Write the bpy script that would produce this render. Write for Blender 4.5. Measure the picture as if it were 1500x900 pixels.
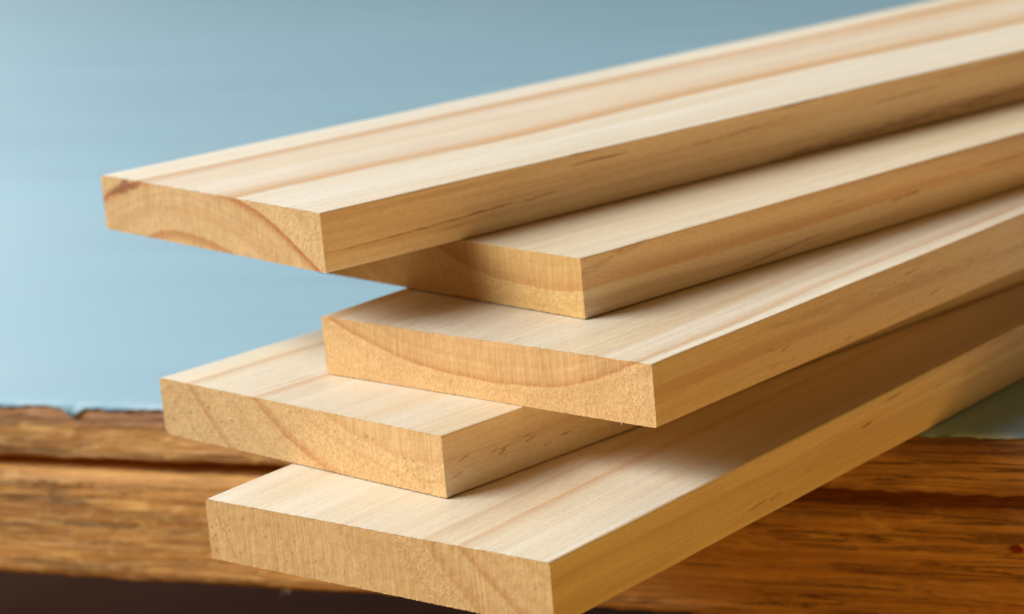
import bpy, bmesh, math, random
from mathutils import Vector, Matrix, noise as mn

# ------------------------------------------------------------------ scene, camera, light
S = bpy.context.scene
for o in list(bpy.data.objects):
    bpy.data.objects.remove(o)
COL = S.collection
T = 0.02                      # board thickness in metres; layout below is in board thicknesses

FPX, PITCH, ROLL, CAMH = 4029.63, math.radians(13.3704), math.radians(-5.18987), 13.5805
fw = Vector((0, math.cos(PITCH), -math.sin(PITCH)))
rt = Vector((1, 0, 0)); up = rt.cross(fw)
r2 = rt * math.cos(ROLL) + up * math.sin(ROLL)
u2 = up * math.cos(ROLL) - rt * math.sin(ROLL)
cam_data = bpy.data.cameras.new('camera')
cam = bpy.data.objects.new('camera', cam_data); COL.objects.link(cam)
m = Matrix((r2, u2, -fw)).transposed().to_4x4(); m.translation = Vector((0, 0, CAMH * T))
cam.matrix_world = m
cam_data.sensor_width = 36.0
cam_data.lens = FPX / 1500 * 36.0
cam_data.clip_start = 0.02; cam_data.clip_end = 100
cam_data.dof.use_dof = True
cam_data.dof.focus_distance = 42.0 * T
cam_data.dof.aperture_fstop = 12.0
cam_data.dof.aperture_blades = 0
S.camera = cam

W = bpy.data.worlds.new('World'); S.world = W; W.use_nodes = True
bg = W.node_tree.nodes['Background']
bg.inputs['Color'].default_value = (1.0, 0.54, 0.16, 1); bg.inputs['Strength'].default_value = 0.14

TARGET = Vector((0.02, 0.86, 0.03))
def area(name, direction, dist, sx, sy, power, color):
    d = Vector(direction).normalized()
    L = bpy.data.lights.new(name, 'AREA'); L.shape = 'RECTANGLE'; L.size = sx; L.size_y = sy
    L.energy = power; L.color = color
    o = bpy.data.objects.new(name, L); COL.objects.link(o)
    o.location = TARGET + d * dist
    o.rotation_euler = d.to_track_quat('Z', 'Y').to_euler()
    return o
area('window_light', (-1.0, -0.06, 0.80), 9.0, 6.4, 4.3, 1270, (0.90, 0.965, 0.985))
area('back_window_light', (-0.70, 1.0, 0.62), 5.5, 4.2, 2.6, 225, (0.86, 0.96, 1.0))
# warm light thrown back by the room in front of the table, from below the height of the top
area('room_bounce_light', (0.62, -1.0, -0.20), 1.9, 1.4, 0.8, 15, (1.0, 0.51, 0.08))

S.view_settings.view_transform = 'Standard'; S.view_settings.look = 'None'
S.view_settings.exposure = 0.0; S.view_settings.gamma = 1.0
S.view_settings.use_curve_mapping = False
S.render.engine = 'CYCLES'
S.cycles.use_adaptive_sampling = True; S.cycles.adaptive_threshold = 0.02
S.render.resolution_x = 1024; S.render.resolution_y = 614

# ------------------------------------------------------------------ node helpers
class NT:
    def __init__(s, name):
        s.mat = bpy.data.materials.new(name); s.mat.use_nodes = True
        s.t = s.mat.node_tree; s.t.nodes.clear()
        s.out = s.t.nodes.new('ShaderNodeOutputMaterial')
    def n(s, typ, **kw):
        nd = s.t.nodes.new(typ)
        for k, v in kw.items(): setattr(nd, k, v)
        return nd
    def put(s, sock, v):
        if hasattr(v, 'is_linked') or isinstance(v, bpy.types.NodeSocket): s.t.links.new(v, sock)
        elif v is not None:
            if sock.type == 'RGBA' and not hasattr(v, '__len__'): v = (v, v, v, 1)
            elif sock.type == 'RGBA' and len(v) == 3: v = (*v, 1)
            sock.default_value = v
    def math(s, op, a, b=None, c=None, clamp=False):
        nd = s.n('ShaderNodeMath', operation=op, use_clamp=clamp)
        for i, v in enumerate((a, b, c)):
            if v is not None: s.put(nd.inputs[i], v)
        return nd.outputs[0]
    def vec(s, op, a, b=None):
        nd = s.n('ShaderNodeVectorMath', operation=op)
        s.put(nd.inputs[0], a)
        if b is not None: s.put(nd.inputs[1], b)
        return nd.outputs[0]
    def noise(s, v, scale=1.0, detail=2.0, rough=0.5, dist=0.0):
        nd = s.n('ShaderNodeTexNoise'); s.put(nd.inputs['Vector'], v)
        nd.inputs['Scale'].default_value = scale; nd.inputs['Detail'].default_value = detail
        nd.inputs['Roughness'].default_value = rough; nd.inputs['Distortion'].default_value = dist
        return nd.outputs['Fac']
    def ramp(s, f, stops, interp='LINEAR'):
        nd = s.n('ShaderNodeValToRGB'); s.put(nd.inputs[0], f)
        cr = nd.color_ramp; cr.interpolation = interp
        while len(cr.elements) < len(stops): cr.elements.new(0.5)
        for e, (p, c) in zip(cr.elements, stops):
            e.position = p; e.color = (c, c, c, 1) if not hasattr(c, '__len__') else (*c, 1)
        return nd.outputs[0]
    def smooth(s, v, a, b, c=0.0, d=1.0):
        nd = s.n('ShaderNodeMapRange', interpolation_type='SMOOTHSTEP')
        s.put(nd.inputs['Value'], v)
        for k, x in zip(('From Min', 'From Max', 'To Min', 'To Max'), (a, b, c, d)): nd.inputs[k].default_value = x
        return nd.outputs[0]
    def mix(s, f, a, b, mode='MIX'):
        nd = s.n('ShaderNodeMix', data_type='RGBA', blend_type=mode)
        s.put(nd.inputs['Factor'], f); s.put(nd.inputs['A'], a); s.put(nd.inputs['B'], b)
        return nd.outputs['Result']
    def sep(s, v):
        nd = s.n('ShaderNodeSeparateXYZ'); s.put(nd.inputs[0], v); return nd.outputs
    def comb(s, x, y, z):
        nd = s.n('ShaderNodeCombineXYZ')
        for i, v in enumerate((x, y, z)): s.put(nd.inputs[i], v)
        return nd.outputs[0]
    def bsdf(s, color, rough, bump=None, strength=0.5, distance=0.001, spec=0.5, **kw):
        b = s.n('ShaderNodeBsdfPrincipled')
        s.put(b.inputs['Base Color'], color); s.put(b.inputs['Roughness'], rough)
        s.put(b.inputs['Specular IOR Level'], spec)
        for k, v in kw.items(): s.put(b.inputs[k.replace('_', ' ')], v)
        if bump is not None:
            bp = s.n('ShaderNodeBump'); bp.inputs['Strength'].default_value = strength
            bp.inputs['Distance'].default_value = distance
            s.put(bp.inputs['Height'], bump); s.t.links.new(bp.outputs[0], b.inputs['Normal'])
        s.t.links.new(b.outputs[0], s.out.inputs[0])
        return b

EARLY = (0.800, 0.715, 0.590)
def pine(name, cy, cz, rings, rlo, rhi, rough_band, tint, seed, wander=0.15, dash=0.8, endtint=(.95, .8, .56), side=(), top=(), knot=None):
    """Pine board, two materials (long faces, sawn end). Growth rings are real cylinders round a pith line
    running along the board (local x), so the arcs on the sawn end run on as the streaks of the faces.
    Units are board thicknesses. side / top list resin marks as (x0, c0, x1, c1, half width, strength)."""
    mats = []
    for end in (False, True):
        k = NT(name + ('_end_grain' if end else '_face'))
        tc = k.n('ShaderNodeTexCoord')
        P = k.vec('MULTIPLY', tc.outputs['Object'], (1 / T, 1 / T, 1 / T))
        Ps = k.vec('ADD', P, (seed * 13.7, seed * 5.1, seed * 3.3))
        x, y, z = k.sep(P)[:3]
        if end:
            dy = k.math('SUBTRACT', y, cy); dz = k.math('SUBTRACT', z, cz)
        else:
            wv = k.n('ShaderNodeTexNoise'); k.put(wv.inputs['Vector'], k.vec('MULTIPLY', Ps, (0.085, 0.02, 0.02)))
            wv.inputs['Scale'].default_value = 1.0; wv.inputs['Detail'].default_value = 1.0
            w3 = k.sep(k.vec('SUBTRACT', wv.outputs['Color'], (0.5, 0.5, 0.5)))
            grow = k.math('MULTIPLY', k.smooth(x, 0.0, 6.0), wander * 4)
            dy = k.math('ADD', k.math('SUBTRACT', y, cy), k.math('MULTIPLY', w3[0], grow))
            dz = k.math('ADD', k.math('SUBTRACT', z, cz), k.math('MULTIPLY', w3[1], k.math('MULTIPLY', grow, 0.45)))
        r0 = k.math('SQRT', k.math('ADD', k.math('MULTIPLY', dy, dy), k.math('MULTIPLY', dz, dz)))
        lump = k.noise(k.vec('MULTIPLY', Ps, (0.05, 0.55, 0.55)), 1.0, 2.0)
        r = k.math('ADD', r0, k.math('MULTIPLY', k.math('SUBTRACT', lump, 0.5), 0.22))
        fine = k.noise(k.vec('MULTIPLY', Ps, (0.3, 9, 9)), 1.0, 2.0)
        r = k.math('ADD', r, k.math('MULTIPLY', k.math('SUBTRACT', fine, 0.5), 0.035))
        rn = k.math('DIVIDE', k.math('SUBTRACT', r, rlo), rhi - rlo)
        late = k.sep(k.ramp(rn, [((p - rlo) / (rhi - rlo), v) for p, v in rings]))[0]
        yr = k.noise(k.comb(k.math('MULTIPLY', r, 4.2), seed * 3.0, 0.0), 1.0, 3.0, 0.7)
        late = k.math('ADD', late, k.smooth(yr, 0.42, 0.72, 0.0, 0.24 if end else 0.05), clamp=True)
        broad = k.noise(k.vec('MULTIPLY', Ps, (0.06, 0.9, 0.9)), 1.0, 2.0)
        if not end:
            col = k.mix(late, EARLY, (0.60, 0.300, 0.095))
            f1 = k.noise(k.vec('MULTIPLY', Ps, (0.12, 7, 7)), 1.0, 4.0, 0.62)
            f2 = k.noise(k.vec('MULTIPLY', Ps, (0.6, 30, 30)), 1.0, 2.0, 0.6)
            ln = k.noise(k.vec('MULTIPLY', Ps, (0.035, 5.5, 5.5)), 1.0, 3.0, 0.55)
            lnm = k.math('MULTIPLY', k.smooth(k.math('ABSOLUTE', k.math('SUBTRACT', ln, 0.54)), 0.0, 0.010, 1, 0), k.smooth(broad, 0.38, 0.60, 0.0, 0.42))
            col = k.mix(lnm, col, (0.62, 0.36, 0.15))
            g = k.math('ADD', k.smooth(f1, 0.3, 0.72, 0.94, 1.04), k.smooth(f2, 0.3, 0.7, -0.05, 0.045))
            col = k.mix(1.0, col, k.comb(k.math('POWER', g, 0.8), g, k.math('POWER', g, 1.3)), 'MULTIPLY')
            col = k.mix(k.math('MULTIPLY', k.smooth(broad, 0.40, 0.72), 0.50), col, k.mix(1.0, col, (0.96, 0.82, 0.60), 'MULTIPLY'))
            # resin canals: short dashes along the grain of the broad faces, gathered in loose bands
            broadface = k.math('MULTIPLY', k.smooth(y, 0.05, 0.12), dash)
            dsh = k.noise(k.vec('MULTIPLY', Ps, (0.85, 19, 19)), 1.0, 0.0)
            band = k.noise(k.vec('MULTIPLY', Ps, (0.13, 0.9, 0.9)), 1.0, 1.0)
            dm = k.math('MULTIPLY', k.smooth(dsh, 0.72, 0.79, 0, 0.6), k.smooth(band, 0.44, 0.58))
            dsh2 = k.noise(k.vec('MULTIPLY', k.vec('ADD', Ps, (3.3, 8.8, 1.7)), (0.40, 30, 30)), 1.0, 0.0)
            dm2 = k.math('MULTIPLY', k.smooth(dsh2, 0.68, 0.80), k.smooth(band, 0.40, 0.54, 0, 0.40))
            dm = k.math('MULTIPLY', k.math('MAXIMUM', dm, dm2), broadface, clamp=True)
            # marks read one by one from the wood
            wob = k.math('MULTIPLY', k.math('SUBTRACT', k.noise(k.vec('MULTIPLY', Ps, (2.2, 3, 3)), 1.0, 2.0), 0.5), 0.06)
            brk = k.smooth(k.noise(k.vec('MULTIPLY', Ps, (2.4, 20, 20)), 1.0, 2.0), 0.36, 0.56, 0.1, 1.0)
            sidem = k.smooth(y, 0.03, 0.10, 1, 0); topm = k.smooth(z, 0.93, 0.98)
            tot = None
            for lst, fm, c in ((side, sidem, z), (top, topm, y)):
                acc = None
                for (x0, c0, x1, c1, hw, st) in lst:
                    u = k.math('DIVIDE', k.math('SUBTRACT', x, x0), x1 - x0)
                    cl = k.math('ADD', c, k.math('MULTIPLY', wob, min(1, (x1 - x0) * .5)))
                    d = k.math('ABSOLUTE', k.math('SUBTRACT', cl, k.math('MULTIPLY_ADD', u, c1 - c0, c0)))
                    taper = k.math('MULTIPLY', k.math('MULTIPLY', u, k.math('SUBTRACT', 1.0, u)), 4.0, clamp=True)
                    wdt = k.math('MULTIPLY', k.math('POWER', taper, 0.6), hw)
                    mk = k.math('MULTIPLY', k.math('SUBTRACT', 1.0, k.math('DIVIDE', d, k.math('ADD', wdt, 0.0005)), clamp=True), st * 1.6, clamp=True)
                    mk = k.math('MULTIPLY', mk, k.smooth(taper, 0.0, 0.15))
                    acc = mk if acc is None else k.math('MAXIMUM', acc, mk)
                if acc is not None:
                    acc = k.math('MULTIPLY', acc, fm)
                    tot = acc if tot is None else k.math('MAXIMUM', tot, acc)
            if tot is not None: dm = k.math('MAXIMUM', dm, k.math('MULTIPLY', tot, brk))
            col = k.mix(k.math('MULTIPLY', dm, 0.80), col, k.mix(sidem, (0.50, 0.215, 0.075), (0.25, 0.105, 0.030)))
            sb = k.noise(k.vec('MULTIPLY', Ps, (0.07, 3.0, 3.6)), 1.0, 4.0, 0.6)
            col = k.mix(k.math('MULTIPLY', sidem, k.smooth(sb, 0.46, 0.64, 0.0, 0.34)), col, (0.52, 0.285, 0.135))
            col = k.mix(k.math('MULTIPLY', sidem, k.smooth(sb, 0.46, 0.34, 0.0, 0.30)), col, (0.86, 0.78, 0.66))
            col = k.mix(1.0, col, tint, 'MULTIPLY')
            fuzz = k.noise(k.vec('MULTIPLY', Ps, (9, 24, 24)), 1.0, 1.0, 0.6)
            mott = k.smooth(fuzz, 0.28, 0.72, 0.95, 1.04)
            col = k.mix(1.0, col, k.comb(mott, mott, k.math('MULTIPLY', mott, mott)), 'MULTIPLY')
            h = k.math('ADD', k.math('MULTIPLY', f2, 0.20), k.math('MULTIPLY', fuzz, 0.22))
            b = k.bsdf(col, k.smooth(f1, 0.3, 0.7, 0.42, 0.56), h, 0.45, 0.0005, 0.50)
        else:
            a, b_ = rough_band
            col = k.mix(late, EARLY, (0.50, 0.225, 0.085))
            rb = k.math('MULTIPLY', k.smooth(r, a - 0.03, a + 0.03), k.smooth(r, b_ - 0.1, b_ + 0.1, 1, 0))
            rbl = k.math('ADD', rb, k.smooth(k.noise(Ps, 0.8, 2.0), 0.42, 0.70, 0.0, 0.5), clamp=True)
            fleck = k.noise(k.vec('MULTIPLY', Ps, (14, 27, 17)), 1.0, 2.0, 0.7)
            fleck2 = k.noise(k.vec('MULTIPLY', Ps, (34, 48, 40)), 1.0, 1.0, 0.6)
            saw = k.noise(k.vec('MULTIPLY', Ps, (3, 26, 1.1)), 1.0, 2.0, 0.6)
            blot = k.noise(k.vec('MULTIPLY', Ps, (1, 1.5, 2.0)), 1.0, 3.0)
            ecol = k.mix(1.0, col, endtint, 'MULTIPLY')
            ecol = k.mix(k.smooth(blot, 0.35, 0.72, 0.0, 0.30), ecol, (0.58, 0.335, 0.135))
            fl = k.math('ADD', k.smooth(fleck, 0.28, 0.72, -0.145, 0.12), k.smooth(fleck2, 0.3, 0.7, -0.10, 0.10))
            fl = k.math('ADD', 1.0, k.math('MULTIPLY', fl, k.math('ADD', k.math('MULTIPLY', rbl, 0.85), 0.22)))
            sw = k.math('ADD', 1.0, k.math('MULTIPLY', k.smooth(saw, 0.25, 0.75, -0.15, 0.10), k.math('SUBTRACT', 1.15, rbl)))
            fs = k.math('MULTIPLY', fl, sw)
            ecol = k.mix(1.0, ecol, k.comb(k.math('POWER', fs, 0.7), fs, k.math('POWER', fs, 1.6)), 'MULTIPLY')
            ecol = k.mix(k.math('MULTIPLY', k.smooth(fleck, 0.54, 0.74), k.math('MULTIPLY', rb, 0.35)), ecol, (0.84, 0.60, 0.29))
            vo = k.n('ShaderNodeTexVoronoi'); k.put(vo.inputs['Vector'], k.vec('MULTIPLY', Ps, (1.0, 6.5, 5.5)))
            vo.inputs['Scale'].default_value = 1.0
            pit = k.math('MULTIPLY', k.smooth(vo.outputs['Distance'], 0.09, 0.20, 1, 0), k.smooth(k.sep(vo.outputs['Color'])[0], 0.45, 0.85))
            pit = k.math('MULTIPLY', pit, k.smooth(k.noise(k.vec('ADD', Ps, (9, 2, 4)), 0.7, 1.0), 0.34, 0.54))
            ecol = k.mix(k.math('MULTIPLY', pit, 0.58), ecol, (0.24, 0.11, 0.035))
            if knot:
                # resin stain running out of a growth ring
                ky, kz, kl, kw, ksl = knot
                dyk = k.math('SUBTRACT', y, ky)
                wk = k.math('MULTIPLY', k.math('SUBTRACT', k.noise(k.vec('MULTIPLY', Ps, (1, 3.2, 4.5)), 1.0, 3.0), 0.5), 0.34)
                dzk = k.math('ADD', k.math('SUBTRACT', k.math('SUBTRACT', z, kz), k.math('MULTIPLY', dyk, ksl)), wk)
                q = k.math('ADD', k.math('POWER', k.math('ABSOLUTE', k.math('DIVIDE', dyk, kl)), 2.0), k.math('POWER', k.math('ABSOLUTE', k.math('DIVIDE', dzk, kw)), 2.0))
                ecol = k.mix(k.smooth(q, 0.15, 1.0, 0.80, 0), ecol, (0.30, 0.105, 0.05))
            col = k.mix(1.0, ecol, tint, 'MULTIPLY')
            rb0 = k.math('MULTIPLY', k.smooth(r0, a - 0.06, a + 0.06), k.smooth(r0, b_ - 0.15, b_ + 0.15, 1, 0))
            h = k.math('ADD', k.math('MULTIPLY', fleck, k.math('ADD', k.math('MULTIPLY', rb0, 0.95), 0.20)),
                       k.math('MULTIPLY', saw, k.math('SUBTRACT', 0.45, k.math('MULTIPLY', rb0, 0.3))))
            b = k.bsdf(col, 0.75, h, 0.42, 0.0005, 0.25)
        mats.append(k.mat)
    return mats

# ------------------------------------------------------------------ mesh helpers
def link(name, me, mat, parent=None, label=None, cat=None, group=None, kind=None):
    o = bpy.data.objects.new(name, me); COL.objects.link(o)
    if mat is not None and me is not None: me.materials.append(mat)
    if parent is not None: o.parent = parent
    if label: o['label'] = label
    if cat: o['category'] = cat
    if group: o['group'] = group
    if kind: o['kind'] = kind
    return o
def mesh(name, v, f, smooth=True, auto=None):
    me = bpy.data.meshes.new(name); me.from_pydata(v, [], f); me.update()
    if smooth:
        me.polygons.foreach_set('use_smooth', [True] * len(me.polygons))
        if auto:
            me.set_sharp_from_angle(angle=math.radians(auto))
    return me
def N(x, y, z): return mn.noise(Vector((x, y, z)))

def axis(length, step, edge):
    """positions 0..length, close together at both ends"""
    e = [0, .1, .22, .4, .65, 1.0]; e = [q * edge for q in e]
    n = max(2, round((length - 2 * edge) / step))
    mid = [edge + (length - 2 * edge) * i / n for i in range(1, n)]
    return e + mid + [length - q for q in reversed(e)]

def board_mesh(name, width, length, seed, skew, radii, rag=1.0):
    """Sawn board in metres: x along, y across (0 = right side), z up. radii = corner rounding (br, bl, tr, tl)."""
    t, w = T, width
    ys = axis(w, 0.00042, 0.0016); zs = axis(t, 0.00042, 0.0016)
    ny, nz = len(ys), len(zs)
    xs = [0, .00012, .0003, .0006, .001, .0016, .0024, .0036, .005, .007, .010, .014, .020]
    while xs[-1] < length: xs.append(xs[-1] + min(0.012, 0.004 + xs[-1] * 0.03))
    nx = len(xs)
    rmap = {(0, 0): radii[0], (1, 0): radii[1], (0, 1): radii[2], (1, 1): radii[3]}
    def rnd(y, z):
        iy = 1 if y > w / 2 else 0; iz = 1 if z > t / 2 else 0
        r = rmap[(iy, iz)]
        cy = w - r if iy else r; cz = t - r if iz else r
        dy, dz = y - cy, z - cz
        if (dy > 0) == bool(iy) and (dz > 0) == bool(iz) and dy * dz != 0:
            d = math.hypot(dy, dz); m_ = max(abs(dy), abs(dz))
            y, z = cy + dy * m_ / d, cz + dz * m_ / d
        return y, z
    tk = math.tan(skew)
    verts, faces = [], []
    def ragged(x, y, z, oy, oz):
        # uneven sawn arris: torn fibres at the front end, slight waviness along the length
        fall = math.exp(-x / 0.0009)
        a = N(y * 900 + seed * 9, z * 900, seed) ; b = N(y * 2600, z * 2600 + seed * 7, seed + 4)
        c = max(0.0, N(y * 260 + seed * 3, z * 260, seed * 2 + 1))
        edge = fall * (0.00016 * a + 0.00014 * b + 0.00025 * c * c) * rag
        wave = 0.00010 * N(x * 60, seed * 5 + y * 30, z * 80) + 0.00020 * N(x * 9 + seed, y * 8, z * 20)
        ins = edge - wave
        return y - oy * ins, z - oz * ins
    # perimeter loop indices on the (y,z) grid
    loop = [(i, 0) for i in range(ny)] + [(ny - 1, j) for j in range(1, nz)] + \
           [(i, nz - 1) for i in range(ny - 2, -1, -1)] + [(0, j) for j in range(nz - 2, 0, -1)]
    nl = len(loop)
    for x in xs:
        for (i, j) in loop:
            y, z = rnd(ys[i], zs[j])
            oy = -1 if i == 0 else (1 if i == ny - 1 else 0); oz = -1 if j == 0 else (1 if j == nz - 1 else 0)
            y2, z2 = ragged(x, y, z, oy, oz)
            fallx = max(0.0, 1 - x / 0.08)
            xo = 0.0
            if x == 0:
                e = N(y * 1500, z * 1500, seed * 3) + 0.8 * N(y * 520, z * 520, seed + 8)
                xo = 0.00013 * e * rag
            verts.append((x + y * tk * fallx + xo, y2, z2))
    for a in range(nx - 1):
        for q in range(nl):
            q2 = (q + 1) % nl
            faces.append((a * nl + q, a * nl + q2, (a + 1) * nl + q2, (a + 1) * nl + q))
    idx = {p: q for q, p in enumerate(loop)}
    def cap(base, xval, flip, bumpy):
        m_ = {}
        for i in range(ny):
            for j in range(nz):
                if (i, j) in idx: m_[(i, j)] = base + idx[(i, j)]
                else:
                    y, z = rnd(ys[i], zs[j]); xo = 0
                    if bumpy:
                        xo = 0.00010 * N(y * 1700, z * 1300, seed * 3) + 0.00012 * N(y * 400, z * 330, seed + 2) + 0.00007 * N(y * 1100, z * 60, seed + 5)
                        xo += y * tk
                    m_[(i, j)] = len(verts); verts.append((xval + xo, y, z))
        for i in range(ny - 1):
            for j in range(nz - 1):
                f = (m_[(i, j)], m_[(i, j + 1)], m_[(i + 1, j + 1)], m_[(i + 1, j)])
                faces.append(f if flip else f[::-1])
    c0 = len(faces); cap(0, 0.0, True, True); c1 = len(faces)
    cap((nx - 1) * nl, xs[-1], False, False)
    me = mesh(name, verts, faces, True, 50)
    me.polygons.foreach_set('material_index', [1 if c0 <= q < c1 else 0 for q in range(len(faces))])
    return me

def sliver(verts, faces, p, d, ln, th):
    """one bent tapered fibre"""
    d = d.normalized(); s = d.orthogonal().normalized() * th; s2 = d.cross(s).normalized() * th
    b = len(verts); bend = Vector((random.uniform(-1, 1), random.uniform(-1, 1), random.uniform(-.6, .9))) * ln * 0.35
    q = [p, p + d * ln * 0.55 + bend * 0.3, p + d * ln + bend]
    for c, k_ in ((q[0], 1.0), (q[1], 0.7)):
        verts += [tuple(c + s * k_), tuple(c + s2 * k_), tuple(c - s * k_), tuple(c - s2 * k_)]
    verts.append(tuple(q[2]))
    for i in range(4):
        j = (i + 1) % 4
        faces.append((b + i, b + j, b + 4 + j, b + 4 + i)); faces.append((b + 4 + i, b + 4 + j, b + 8))

# ------------------------------------------------------------------ the setting: floor
k = NT('dark_floor')
tc = k.n('ShaderNodeTexCoord'); P = tc.outputs['Object']
a = k.noise(k.vec('MULTIPLY', P, (1.2, 14, 1)), 1.0, 4.0)
k.bsdf(k.mix(a, (0.027, 0.0125, 0.0085), (0.034, 0.016, 0.011)), 1.0, a, 0.2, 0.002, 0.0)
FLOOR = k.mat
me = mesh('floor', [(-4, -2, 0), (5, -2, 0), (5, 6, 0), (-4, 6, 0)], [(0, 1, 2, 3)], False)
fl = link('floor', me, FLOOR, kind='structure'); fl.location = (0, 0, -0.74)

# ------------------------------------------------------------------ the table
PHI = math.atan(-0.4535)
table = link('table', None, None,
             label='old wooden table with a chipped light blue painted top under the stacked boards', cat='table')
table.location = (0, 48.16 * T, -0.74); table.rotation_euler = (0, 0, PHI)
TZ = 0.74                                    # table top above the table's base

def stained(name, dark, light, seed, stretch=(1.0, 14, 30), redtop=None, chips=0.5):
    k = NT(name)
    tc = k.n('ShaderNodeTexCoord'); P = k.vec('ADD', tc.outputs['Object'], (seed, seed * .3, seed * .7))
    z = k.sep(tc.outputs['Object'])[2]
    a = k.noise(k.vec('MULTIPLY', P, (6 * stretch[0], 26 * stretch[1] / 4, 26 * stretch[2] / 4)), 1.0, 5.0, 0.62, 0.6)
    b = k.noise(k.vec('MULTIPLY', P, (22, 260, 380)), 1.0, 4.0, 0.65)
    c = k.noise(k.vec('MULTIPLY', P, (42, 120, 190)), 1.0, 4.0, 0.65, 0.8)
    col = k.mix(k.smooth(a, 0.30, 0.70), dark, light)
    col = k.mix(k.smooth(b, 0.50, 0.74, 0, 0.60), col, tuple(q * 0.45 for q in dark))
    col = k.mix(k.smooth(c, 0.54, 0.70, 0, chips), col, tuple(min(1, q * 1.45) for q in light))
    col = k.mix(k.smooth(c, 0.26, 0.38, 0.55, 0.0), col, (0.10, 0.055, 0.03))
    if redtop is not None:
        wob = k.math('MULTIPLY', k.math('SUBTRACT', k.noise(k.vec('MULTIPLY', P, (25, 1, 60)), 1.0, 3.0), 0.5), 0.006)
        col = k.mix(k.smooth(k.math('ADD', z, wob), redtop - 0.0015, redtop + 0.0012, 0, 0.72), col, (0.34, 0.145, 0.065))
    dirt = k.noise(k.vec('MULTIPLY', P, (9, 60, 90)), 1.0, 5.0, 0.7)
    col = k.mix(k.smooth(dirt, 0.50, 0.72, 0, 0.58), col, (0.16, 0.095, 0.055))
    ck = k.noise(k.vec('MULTIPLY', P, (5, 90, 170)), 1.0, 3.0, 0.6, 0.4)
    ckm = k.math('MULTIPLY', k.smooth(k.math('ABSOLUTE', k.math('SUBTRACT', ck, 0.5)), 0.004, 0.020, 1, 0), k.smooth(dirt, 0.40, 0.55))
    col = k.mix(k.math('MULTIPLY', ckm, 0.38), col, (0.09, 0.042, 0.018))
    h = k.math('SUBTRACT', k.math('ADD', b, k.math('MULTIPLY', c, 0.6)), k.math('MULTIPLY', ckm, 0.8))
    k.bsdf(col, 0.6, h, 0.9, 0.0014, 0.3)
    return k.mat
TOPWOOD = stained('tabletop_wood', (0.45, 0.205, 0.055), (0.76, 0.425, 0.150), 1.3, (2.2, 14, 20), TZ - 0.0075, 0.65)
RAILWOOD = stained('rail_wood', (0.50, 0.220, 0.050), (0.82, 0.430, 0.130), 4.1, (0.55, 14, 30), None, 0.50)

def plank(name, x0, x1, depth, z0, z1, prof, seed, amp, mat, step=0.0016, fine=(-0.36, 0.36)):
    """plank with a worked front face: prof lists (v, y) along the face from bottom to top; rough chips are displaced geometry"""
    xs = []; x = x0
    while x < x1:
        xs.append(x); x += step if fine[0] < x < fine[1] else min(0.08, max(step, 0.25 * min(abs(x - fine[0]), abs(x - fine[1])) + step))
    xs.append(x1)
    v, f = [], []; n = len(prof) + 2
    for i, x in enumerate(xs):
        col = []
        for j, (h, y) in enumerate(prof):
            zz = z0 + (z1 - z0) * h
            edge = max(0.0, 1 - h / 0.12) + max(0.0, (h - 0.72) / 0.28) * 0.6
            d = amp * (0.30 * N(x * 14, zz * 330, seed) + 0.45 * N(x * 60, zz * 700, seed + 3) + 0.40 * N(x * 260, zz * 900, seed + 1))
            c = max(0.0, N(x * 38 + 7, zz * 90, seed + 9) - 0.12)
            d += amp * 9 * c * c * edge
            dz = amp * 0.6 * edge * N(x * 160, seed, zz * 20) if j in (0, len(prof) - 1) else 0
            col.append((x, y + d, zz + dz))
        col.append((x, depth, z1)); col.append((x, depth, z0))
        v += col
    for i in range(len(xs) - 1):
        for j in range(n):
            j2 = (j + 1) % n
            f.append((i * n + j, (i + 1) * n + j, (i + 1) * n + j2, i * n + j2))
    f.append(tuple(range(n))); f.append(tuple(range((len(xs) - 1) * n, len(xs) * n))[::-1])
    return link(name, mesh(name, v, f, True, 55), mat, table)

top_th = 1.08 * T; gap = 0.25 * T; rail_h = 2.20 * T
prof = []
for i in range(19):
    h = i / 18
    y = 0.0
    if h < 0.08: y = 0.0012 * (1 - h / 0.08) ** 2
    if h > 0.66: y = 0.0028 * ((h - 0.66) / 0.34) ** 2
    prof.append((h, y))
tabletop = plank('tabletop', -1.6, 1.3, 1.55, TZ - top_th, TZ - 0.0004, prof, 2.0, 0.0011, TOPWOOD)
prof = []
for i in range(29):
    h = i / 28
    y = -0.0022
    if h > 0.90: y += 0.0045 * ((h - 0.90) / 0.10) ** 2
    if h < 0.07: y += 0.0018 * (1 - h / 0.07) ** 2
    prof.append((h, y))
rail = plank('front_rail', -1.56, 1.26, 0.030, TZ - top_th - gap - rail_h, TZ - top_th - gap, prof, 6.0, 0.0010, RAILWOOD)
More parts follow.
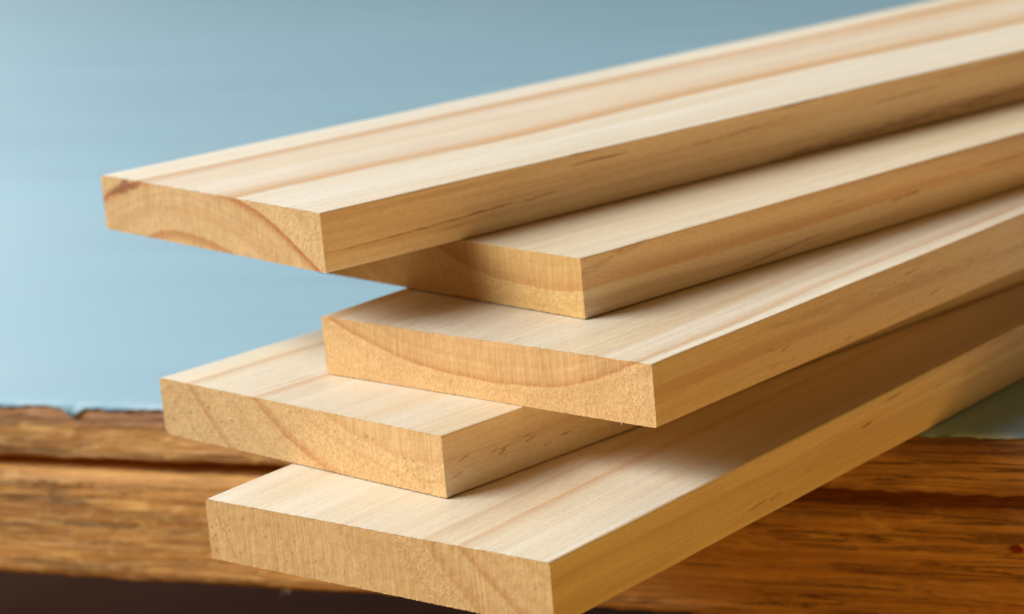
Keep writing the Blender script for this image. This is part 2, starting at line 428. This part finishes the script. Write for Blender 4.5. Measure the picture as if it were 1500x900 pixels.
# spacer block line that carries the top on the rail (set back in the dark gap)
def box(name, x0, x1, y0, y1, z0, z1, mat, parent):
    v = [(a, b, c) for a in (x0, x1) for b in (y0, y1) for c in (z0, z1)]
    f = [(0, 1, 3, 2), (4, 6, 7, 5), (0, 4, 5, 1), (2, 3, 7, 6), (0, 2, 6, 4), (1, 5, 7, 3)]
    return link(name, mesh(name, v, f, False), mat, parent)
box('spacer', -1.5, 1.2, 0.0255, 0.0295, TZ - top_th - gap, TZ - top_th + 0.0005, RAILWOOD, table)
for lx in (-1.50, 1.14):
    for ly in (0.034, 1.42):
        v, f = [], []
        for zz, s in ((0, 0.018), (0.5, 0.026), (TZ - top_th, 0.030)):
            for a, b in ((-1, -1), (1, -1), (1, 1), (-1, 1)): v.append((lx + 0.03 + a * s, ly + 0.032 + b * s, zz))
        for q in range(2):
            for i in range(4):
                j = (i + 1) % 4; f.append((q * 4 + i, q * 4 + j, q * 4 + 4 + j, q * 4 + 4 + i))
        f += [(3, 2, 1, 0), (8, 9, 10, 11)]
        link('leg', mesh('leg', v, f, False), RAILWOOD, table)

# blue paint: a skin over the top that ends in a ragged lip on the front edge
k = NT('blue_paint')
tc = k.n('ShaderNodeTexCoord'); P = tc.outputs['Object']
br = k.noise(k.vec('MULTIPLY', P, (2.2, 38, 8)), 1.0, 4.0, 0.6)
br2 = k.noise(k.vec('MULTIPLY', P, (5, 160, 20)), 1.0, 3.0, 0.6)
blo = k.noise(P, 5.0, 3.0)
col = k.mix(k.smooth(br, 0.3, 0.7), (0.222, 0.378, 0.462), (0.240, 0.398, 0.482))
col = k.mix(k.smooth(blo, 0.4, 0.75, 0, 0.35), col, (0.262, 0.402, 0.480))
y = k.sep(P)[1]
lipn = k.noise(k.vec('MULTIPLY', P, (60, 60, 60)), 1.0, 3.0, 0.6)
lip_highlight = k.math('MULTIPLY', k.smooth(y, 0.0005, 0.006, 1, 0), k.smooth(lipn, 0.42, 0.62))  # patchy pale highlight along the front lip, put into the paint colour
col = k.mix(k.math('MULTIPLY', lip_highlight, 0.7), col, (0.42, 0.55, 0.60))
dk = k.math('MULTIPLY', k.smooth(y, 0.0, 0.0022, 1, 0), k.smooth(lipn, 0.50, 0.40, 0, 1))
col = k.mix(k.math('MULTIPLY', dk, 0.8), col, (0.045, 0.11, 0.15))
h = k.math('ADD', k.math('MULTIPLY', br2, 0.5), br)
k.bsdf(col, k.smooth(br, 0.3, 0.7, 0.46, 0.54), h, 0.08, 0.001, 0.42)
PAINT = k.mat
xs = []; x = -1.598
while x < 1.298:
    xs.append(x); x += 0.0011 if -0.36 < x < 0.36 else 0.03
xs.append(1.298)
v, f = [], []; n = 8
for x in xs:
    drip = 0.0011 + 0.0011 * N(x * 55, 3.1, 0) + 0.0008 * N(x * 240, 8.2, 0)
    drip += 0.0034 * math.exp(-((x + 0.1925) / 0.0038) ** 2) + 0.0015 * math.exp(-((x - 0.21) / 0.02) ** 2)
    back = 0.0
    if drip < 0.0002: back = min(0.002, 0.0002 - drip); drip = 0.0002
    zt = TZ + 0.00025
    yy = lambda dz: 0.0028 * (1 - min(1, dz / 0.007)) ** 2 - 0.0011
    lip = 0.0003 * N(x * 90, 1.7, 5)
    v += [(x, 1.552, zt), (x, 0.40, zt), (x, 0.05, zt), (x, 0.012, zt + lip * .3), (x, 0.0052, zt + 0.0002 + lip), (x, yy(0) + 0.0008 + back, zt - 0.0001),
          (x, yy(drip * .5) + back, zt - drip * 0.55), (x, yy(drip) + back * 1.0, zt - drip)]
for i in range(len(xs) - 1):
    for j in range(n - 1):
        f.append((i * n + j, i * n + j + 1, (i + 1) * n + j + 1, (i + 1) * n + j))
paint = link('paint_coat', mesh('paint_coat', v, f, True), PAINT, table)
sm = paint.modifiers.new('thickness', 'SOLIDIFY'); sm.thickness = 0.0006; sm.offset = -1

# frayed fibres, crumbs and a red paint fleck on the rail
k = NT('torn_fibre')
k.bsdf((0.62, 0.42, 0.24), 0.7)
FIBRE = k.mat
random.seed(5)
rz = TZ - top_th - gap
def fray(cx, cz, spread, count, ln, y=-0.003):
    v, f = [], []
    for _ in range(count):
        p = Vector((cx + random.gauss(0, spread), y + random.uniform(-.0004, .0004), cz + random.gauss(0, spread * .7)))
        sliver(v, f, p, Vector((random.uniform(-1, 1), random.uniform(-1.0, -.2), random.uniform(-.5, .9))), ln * random.uniform(.3, 1), ln * 0.022)
    return link('splinter', mesh('splinter', v, f, True), FIBRE, rail, kind='stuff')
fray(0.1720, rz - 0.0105, 0.0012, 34, 0.0034)
fray(0.1500, rz - 0.0115, 0.0006, 10, 0.0022)
fray(-0.1030, rz - rail_h + 0.0002, 0.0008, 16, 0.0030)
fray(0.1570, rz - rail_h + 0.001, 0.0008, 10, 0.0030)
fray(0.1280, rz - 0.0270, 0.0005, 7, 0.0015)
k = NT('red_paint'); k.bsdf((0.30, 0.025, 0.018), 0.45); RED = k.mat
v, f = [], []
for i in range(18):
    a = i / 18 * math.tau; rr = 0.0015 * (1 + 0.45 * N(math.cos(a) * 1.7, math.sin(a) * 1.7, 4))
    v.append((0.1805 + math.cos(a) * rr * 1.3, -0.0034, rz - 0.0125 + math.sin(a) * rr))
v += [(a_, -0.0016, c_) for a_, b_, c_ in v]
f = [tuple(range(18))] + [(i, 18 + i, 18 + (i + 1) % 18, (i + 1) % 18) for i in range(18)]
link('red_paint_fleck', mesh('red_paint_fleck', v, f, False), RED, rail)

# ------------------------------------------------------------------ the boards
# number, front-right-bottom corner (x, y), heading, width factor, end skew -- level counted from the table
WID = 7.111
BOARDS = [
    (4, -2.9474, 43.5185, 0.6480, -0.0288, -0.0115),
    (3,  1.1558, 42.9553, 0.7063,  0.0000,  0.0034),
    (2,  2.0051, 39.8129, 0.8429,  0.0256,  0.0483),
    (1, -1.2621, 40.5076, 0.7606,  0.0070,  0.0121),
    (0,  0.1973, 37.0587, 0.8823, -0.0054,  0.0333)]
LABELS = [
    'topmost pale pine board of the stack with two orange grain streaks along its face',
    'second pine board from the top, its sawn end half hidden beneath the topmost board',
    'middle pine board of the stack with one wide upturned ring arc across its sawn end',
    'pine board jutting out left below the middle one, two slanting lines on its end',
    'lowest pine board of the stack lying on the blue painted table edge']
y_ = lambda s: WID - s          # ring centres were read from the left side of each sawn end
random.seed(3)
def dashes(lst, hw, st): return [(*q, hw * random.uniform(.6, 1.25), st * random.uniform(.45, 1.2)) for q in lst]
MATS = [
    pine('pine_top', y_(3.05), -5.5, [(5.3, .0), (5.50, .08), (5.68, .60), (5.73, .05), (6.0, .03), (6.26, .20), (6.29, .04), (6.45, .08), (6.56, .24), (6.70, .88), (6.74, .04), (7.05, .02), (7.25, .06), (7.6, .12), (7.64, .02)],
         5.0, 8.2, (6.74, 9.0), (1.0, 0.99, 0.975), 1, 0.07, 0.25, (0.97, 0.70, 0.40),
         side=[(0.35, .31, 5.2, .43, .030, .85), (5.2, .80, 6.6, .82, .028, .9), (5.2, .985, 5.8, .97, .022, .8), (8.0, .65, 10.6, .76, .025, .7), (10.0, .95, 11.6, .99, .03, .7), (9.6, .03, 19, .30, .16, .55), (2.2, .24, 3.1, .27, .02, .6), (12.2, .62, 14.5, .7, .03, .4)],
         knot=(6.15, .84, .72, .13, -.20)),
    pine('pine_second', y_(5.9), 7.2, [(5.5, .05), (6.1, .10), (6.45, .16), (6.80, .45), (6.84, .0), (7.3, .05), (8.2, .25), (8.25, .03), (9.0, .2)],
         5.0, 10.0, (6.84, 7.6), (1.0, 0.97, 0.89), 2, 0.20, 0.5, (0.92, 0.68, 0.34),
         side=[(7.5, .44, 8.35, .5, .035, .9), (3.3, .04, 5.8, .26, .026, .8), (-.6, .66, 1.7, 1.05, .10, .45), (9.9, .62, 12.5, .55, .04, .4), (12.6, .70, 14, .80, .03, .7), (5.9, .7, 6.3, .72, .02, .5)],
         top=dashes([(.27, 2.13, 1.14, 2.07), (2.56, 1.39, 3.52, 1.36), (3.98, 1.66, 4.7, 1.70), (.89, 1.79, 1.73, 1.69)], .022, .55)),
    pine('pine_middle', y_(3.5), 9.1, [(7.6, .0), (8.0, .02), (8.35, .04), (8.49, .24), (8.55, .05), (8.70, .12), (8.79, .58), (8.83, .0), (9.2, .01), (9.6, .05)],
         7.4, 10.0, (8.82, 12), (1.0, 0.975, 0.94), 3, 0.2, 0.35, (0.97, 0.695, 0.385),
         side=dashes([(1.02, .53, 1.36, .56), (2.78, .45, 3.12, .47), (3.26, .37, 3.56, .41), (3.3, .15, 3.72, .16), (6.95, .78, 7.42, .79), (7.6, .25, 8.05, .29), (8.78, .19, 9.08, .21), (9.63, .19, 9.86, .21), (2.9, .15, 3.16, .18), (5.1, .12, 5.3, .14)],   .024, .62) + [(2.6, .86, 13, .30, .20, .22)],
         top=dashes([(1.24, 3.68, 1.94, 3.66), (.42, 4.73, 1.25, 4.67), (1.16, 2.58, 1.90, 2.50), (.5, 6.15, 2.0, 6.08), (3.02, 1.66, 5.04, 1.56), (2.07, 2.36, 3.58, 2.28), (.2, 3.0, .6, 3.0), (.1, 5.4, .7, 5.38)], .022, .6)),
    pine('pine_fourth', y_(6.4), 5.6, [(4.0, .03), (4.9, .04), (5.10, .20), (5.14, .03), (5.80, .05), (5.99, .62), (6.03, .05), (7.1, .03), (7.31, .55), (7.34, .02), (7.9, .05), (8.2, .12), (8.24, .02)],
         4.0, 9.0, (5.1, 12.0), (1.0, 0.99, 0.96), 4, 0.12, 0.3, (0.97, 0.695, 0.385),
         side=dashes([(.30, .51, .54, .56), (1.2, .46, 1.44, .49), (1.16, .40, 1.34, .44), (1.68, .52, 1.97, .54), (1.76, .44, 2.0, .48), (2.13, .27, 2.35, .31), (2.52, .33, 2.8, .35), (2.96, .26, 3.22, .28), (1.02, .45, 1.16, .51), (.12, .30, .4, .33), (.85, .62, .95, .78)], .028, .66),
         top=dashes([(.63, 4.77, 2.09, 4.70), (.05, 4.82, .95, 4.76), (.34, 2.71, 1.23, 2.69), (.2, 4.45, 1.3, 4.42), (.5, 5.0, 1.6, 4.97), (1.2, 3.6, 2.0, 3.58)], .024, .65)),
    pine('pine_bottom', y_(9.2), 4.6, [(2.8, .05), (3.45, .06), (3.62, .20), (3.67, .03), (4.30, .05), (4.42, .16), (4.46, .02), (5.05, .08), (5.25, .45), (5.29, .04), (5.6, .08), (5.78, .38), (5.82, .02), (7.2, .12), (7.25, .02), (9.0, .08)],
         2.4, 10.5, (5.82, 6.4), (1.0, 0.98, 0.94), 5, 0.12, 0.3, (0.97, 0.70, 0.37),
         side=dashes([(5.0, .23, 5.6, .27), (5.6, .23, 6.05, .27), (8.4, .62, 8.8, .65), (10.75, .66, 11.25, .68), (11.75, .62, 12.25, .64), (12.6, .91, 13.8, .96), (6.65, .40, 7.1, .42), (9.2, .86, 9.8, .89)], .035, .7),
         top=[(-.3, 2.1, 9, 1.9, .5, .14), (.1, 6.43, 1.9, 6.47, .02, .4)])]
RADII = [(.0006, .0010, .0006, .0022), (.0006, .0007, .0006, .0007), (.0009, .0007, .0007, .0007), (.0006, .0032, .0006, .0013), (.0009, .0010, .0010, .0014)]
random.seed(11)
for i, (lv, bx, by, ang, wf, sk) in enumerate(BOARDS):
    wid = WID * (1 + wf) * T
    me = board_mesh('pine_board', wid, 1.15, 3.0 + i * 7, sk, RADII[i])
    mi = [0] * len(me.polygons); me.polygons.foreach_get('material_index', mi)
    # W axis of the fit points to the left of the end: local +y
    o = link('pine_board', me, MATS[i][0], None, LABELS[i], 'board', 'pine boards stacked on the table')
    me.materials.append(MATS[i][1])
    me.polygons.foreach_set('material_index', mi)
    o.location = (bx * T, by * T, lv * T + 0.0003 * (lv + 1))
    o.rotation_euler = (0, 0, ang)
    # loose fibres left by the saw along the arrises of the end
    v, f = [], []
    for _ in range(46):
        yy = random.uniform(0.002, wid - 0.002)
        zz = T - 0.0002 if random.random() < 0.85 else 0.0002
        p = Vector((yy * math.tan(sk) + random.uniform(0, .0003), yy, zz))
        sliver(v, f, p, Vector((random.uniform(-1, .2), random.uniform(-.8, .8), (1 if zz > .01 else -1) * random.uniform(-.2, .9))), random.uniform(.0005, .0015), random.uniform(.00006, .00014))
    for _ in range(26):
        zz = random.uniform(0.001, T - 0.001)
        p = Vector((0, 0.0002, zz))
        sliver(v, f, p, Vector((random.uniform(-1, .2), random.uniform(-.9, .1), random.uniform(-.6, .6))), random.uniform(.0003, .0009), random.uniform(.00004, .00008))
    link('loose_fibre', mesh('loose_fibre', v, f, True), MATS[i][0], o, kind='stuff')
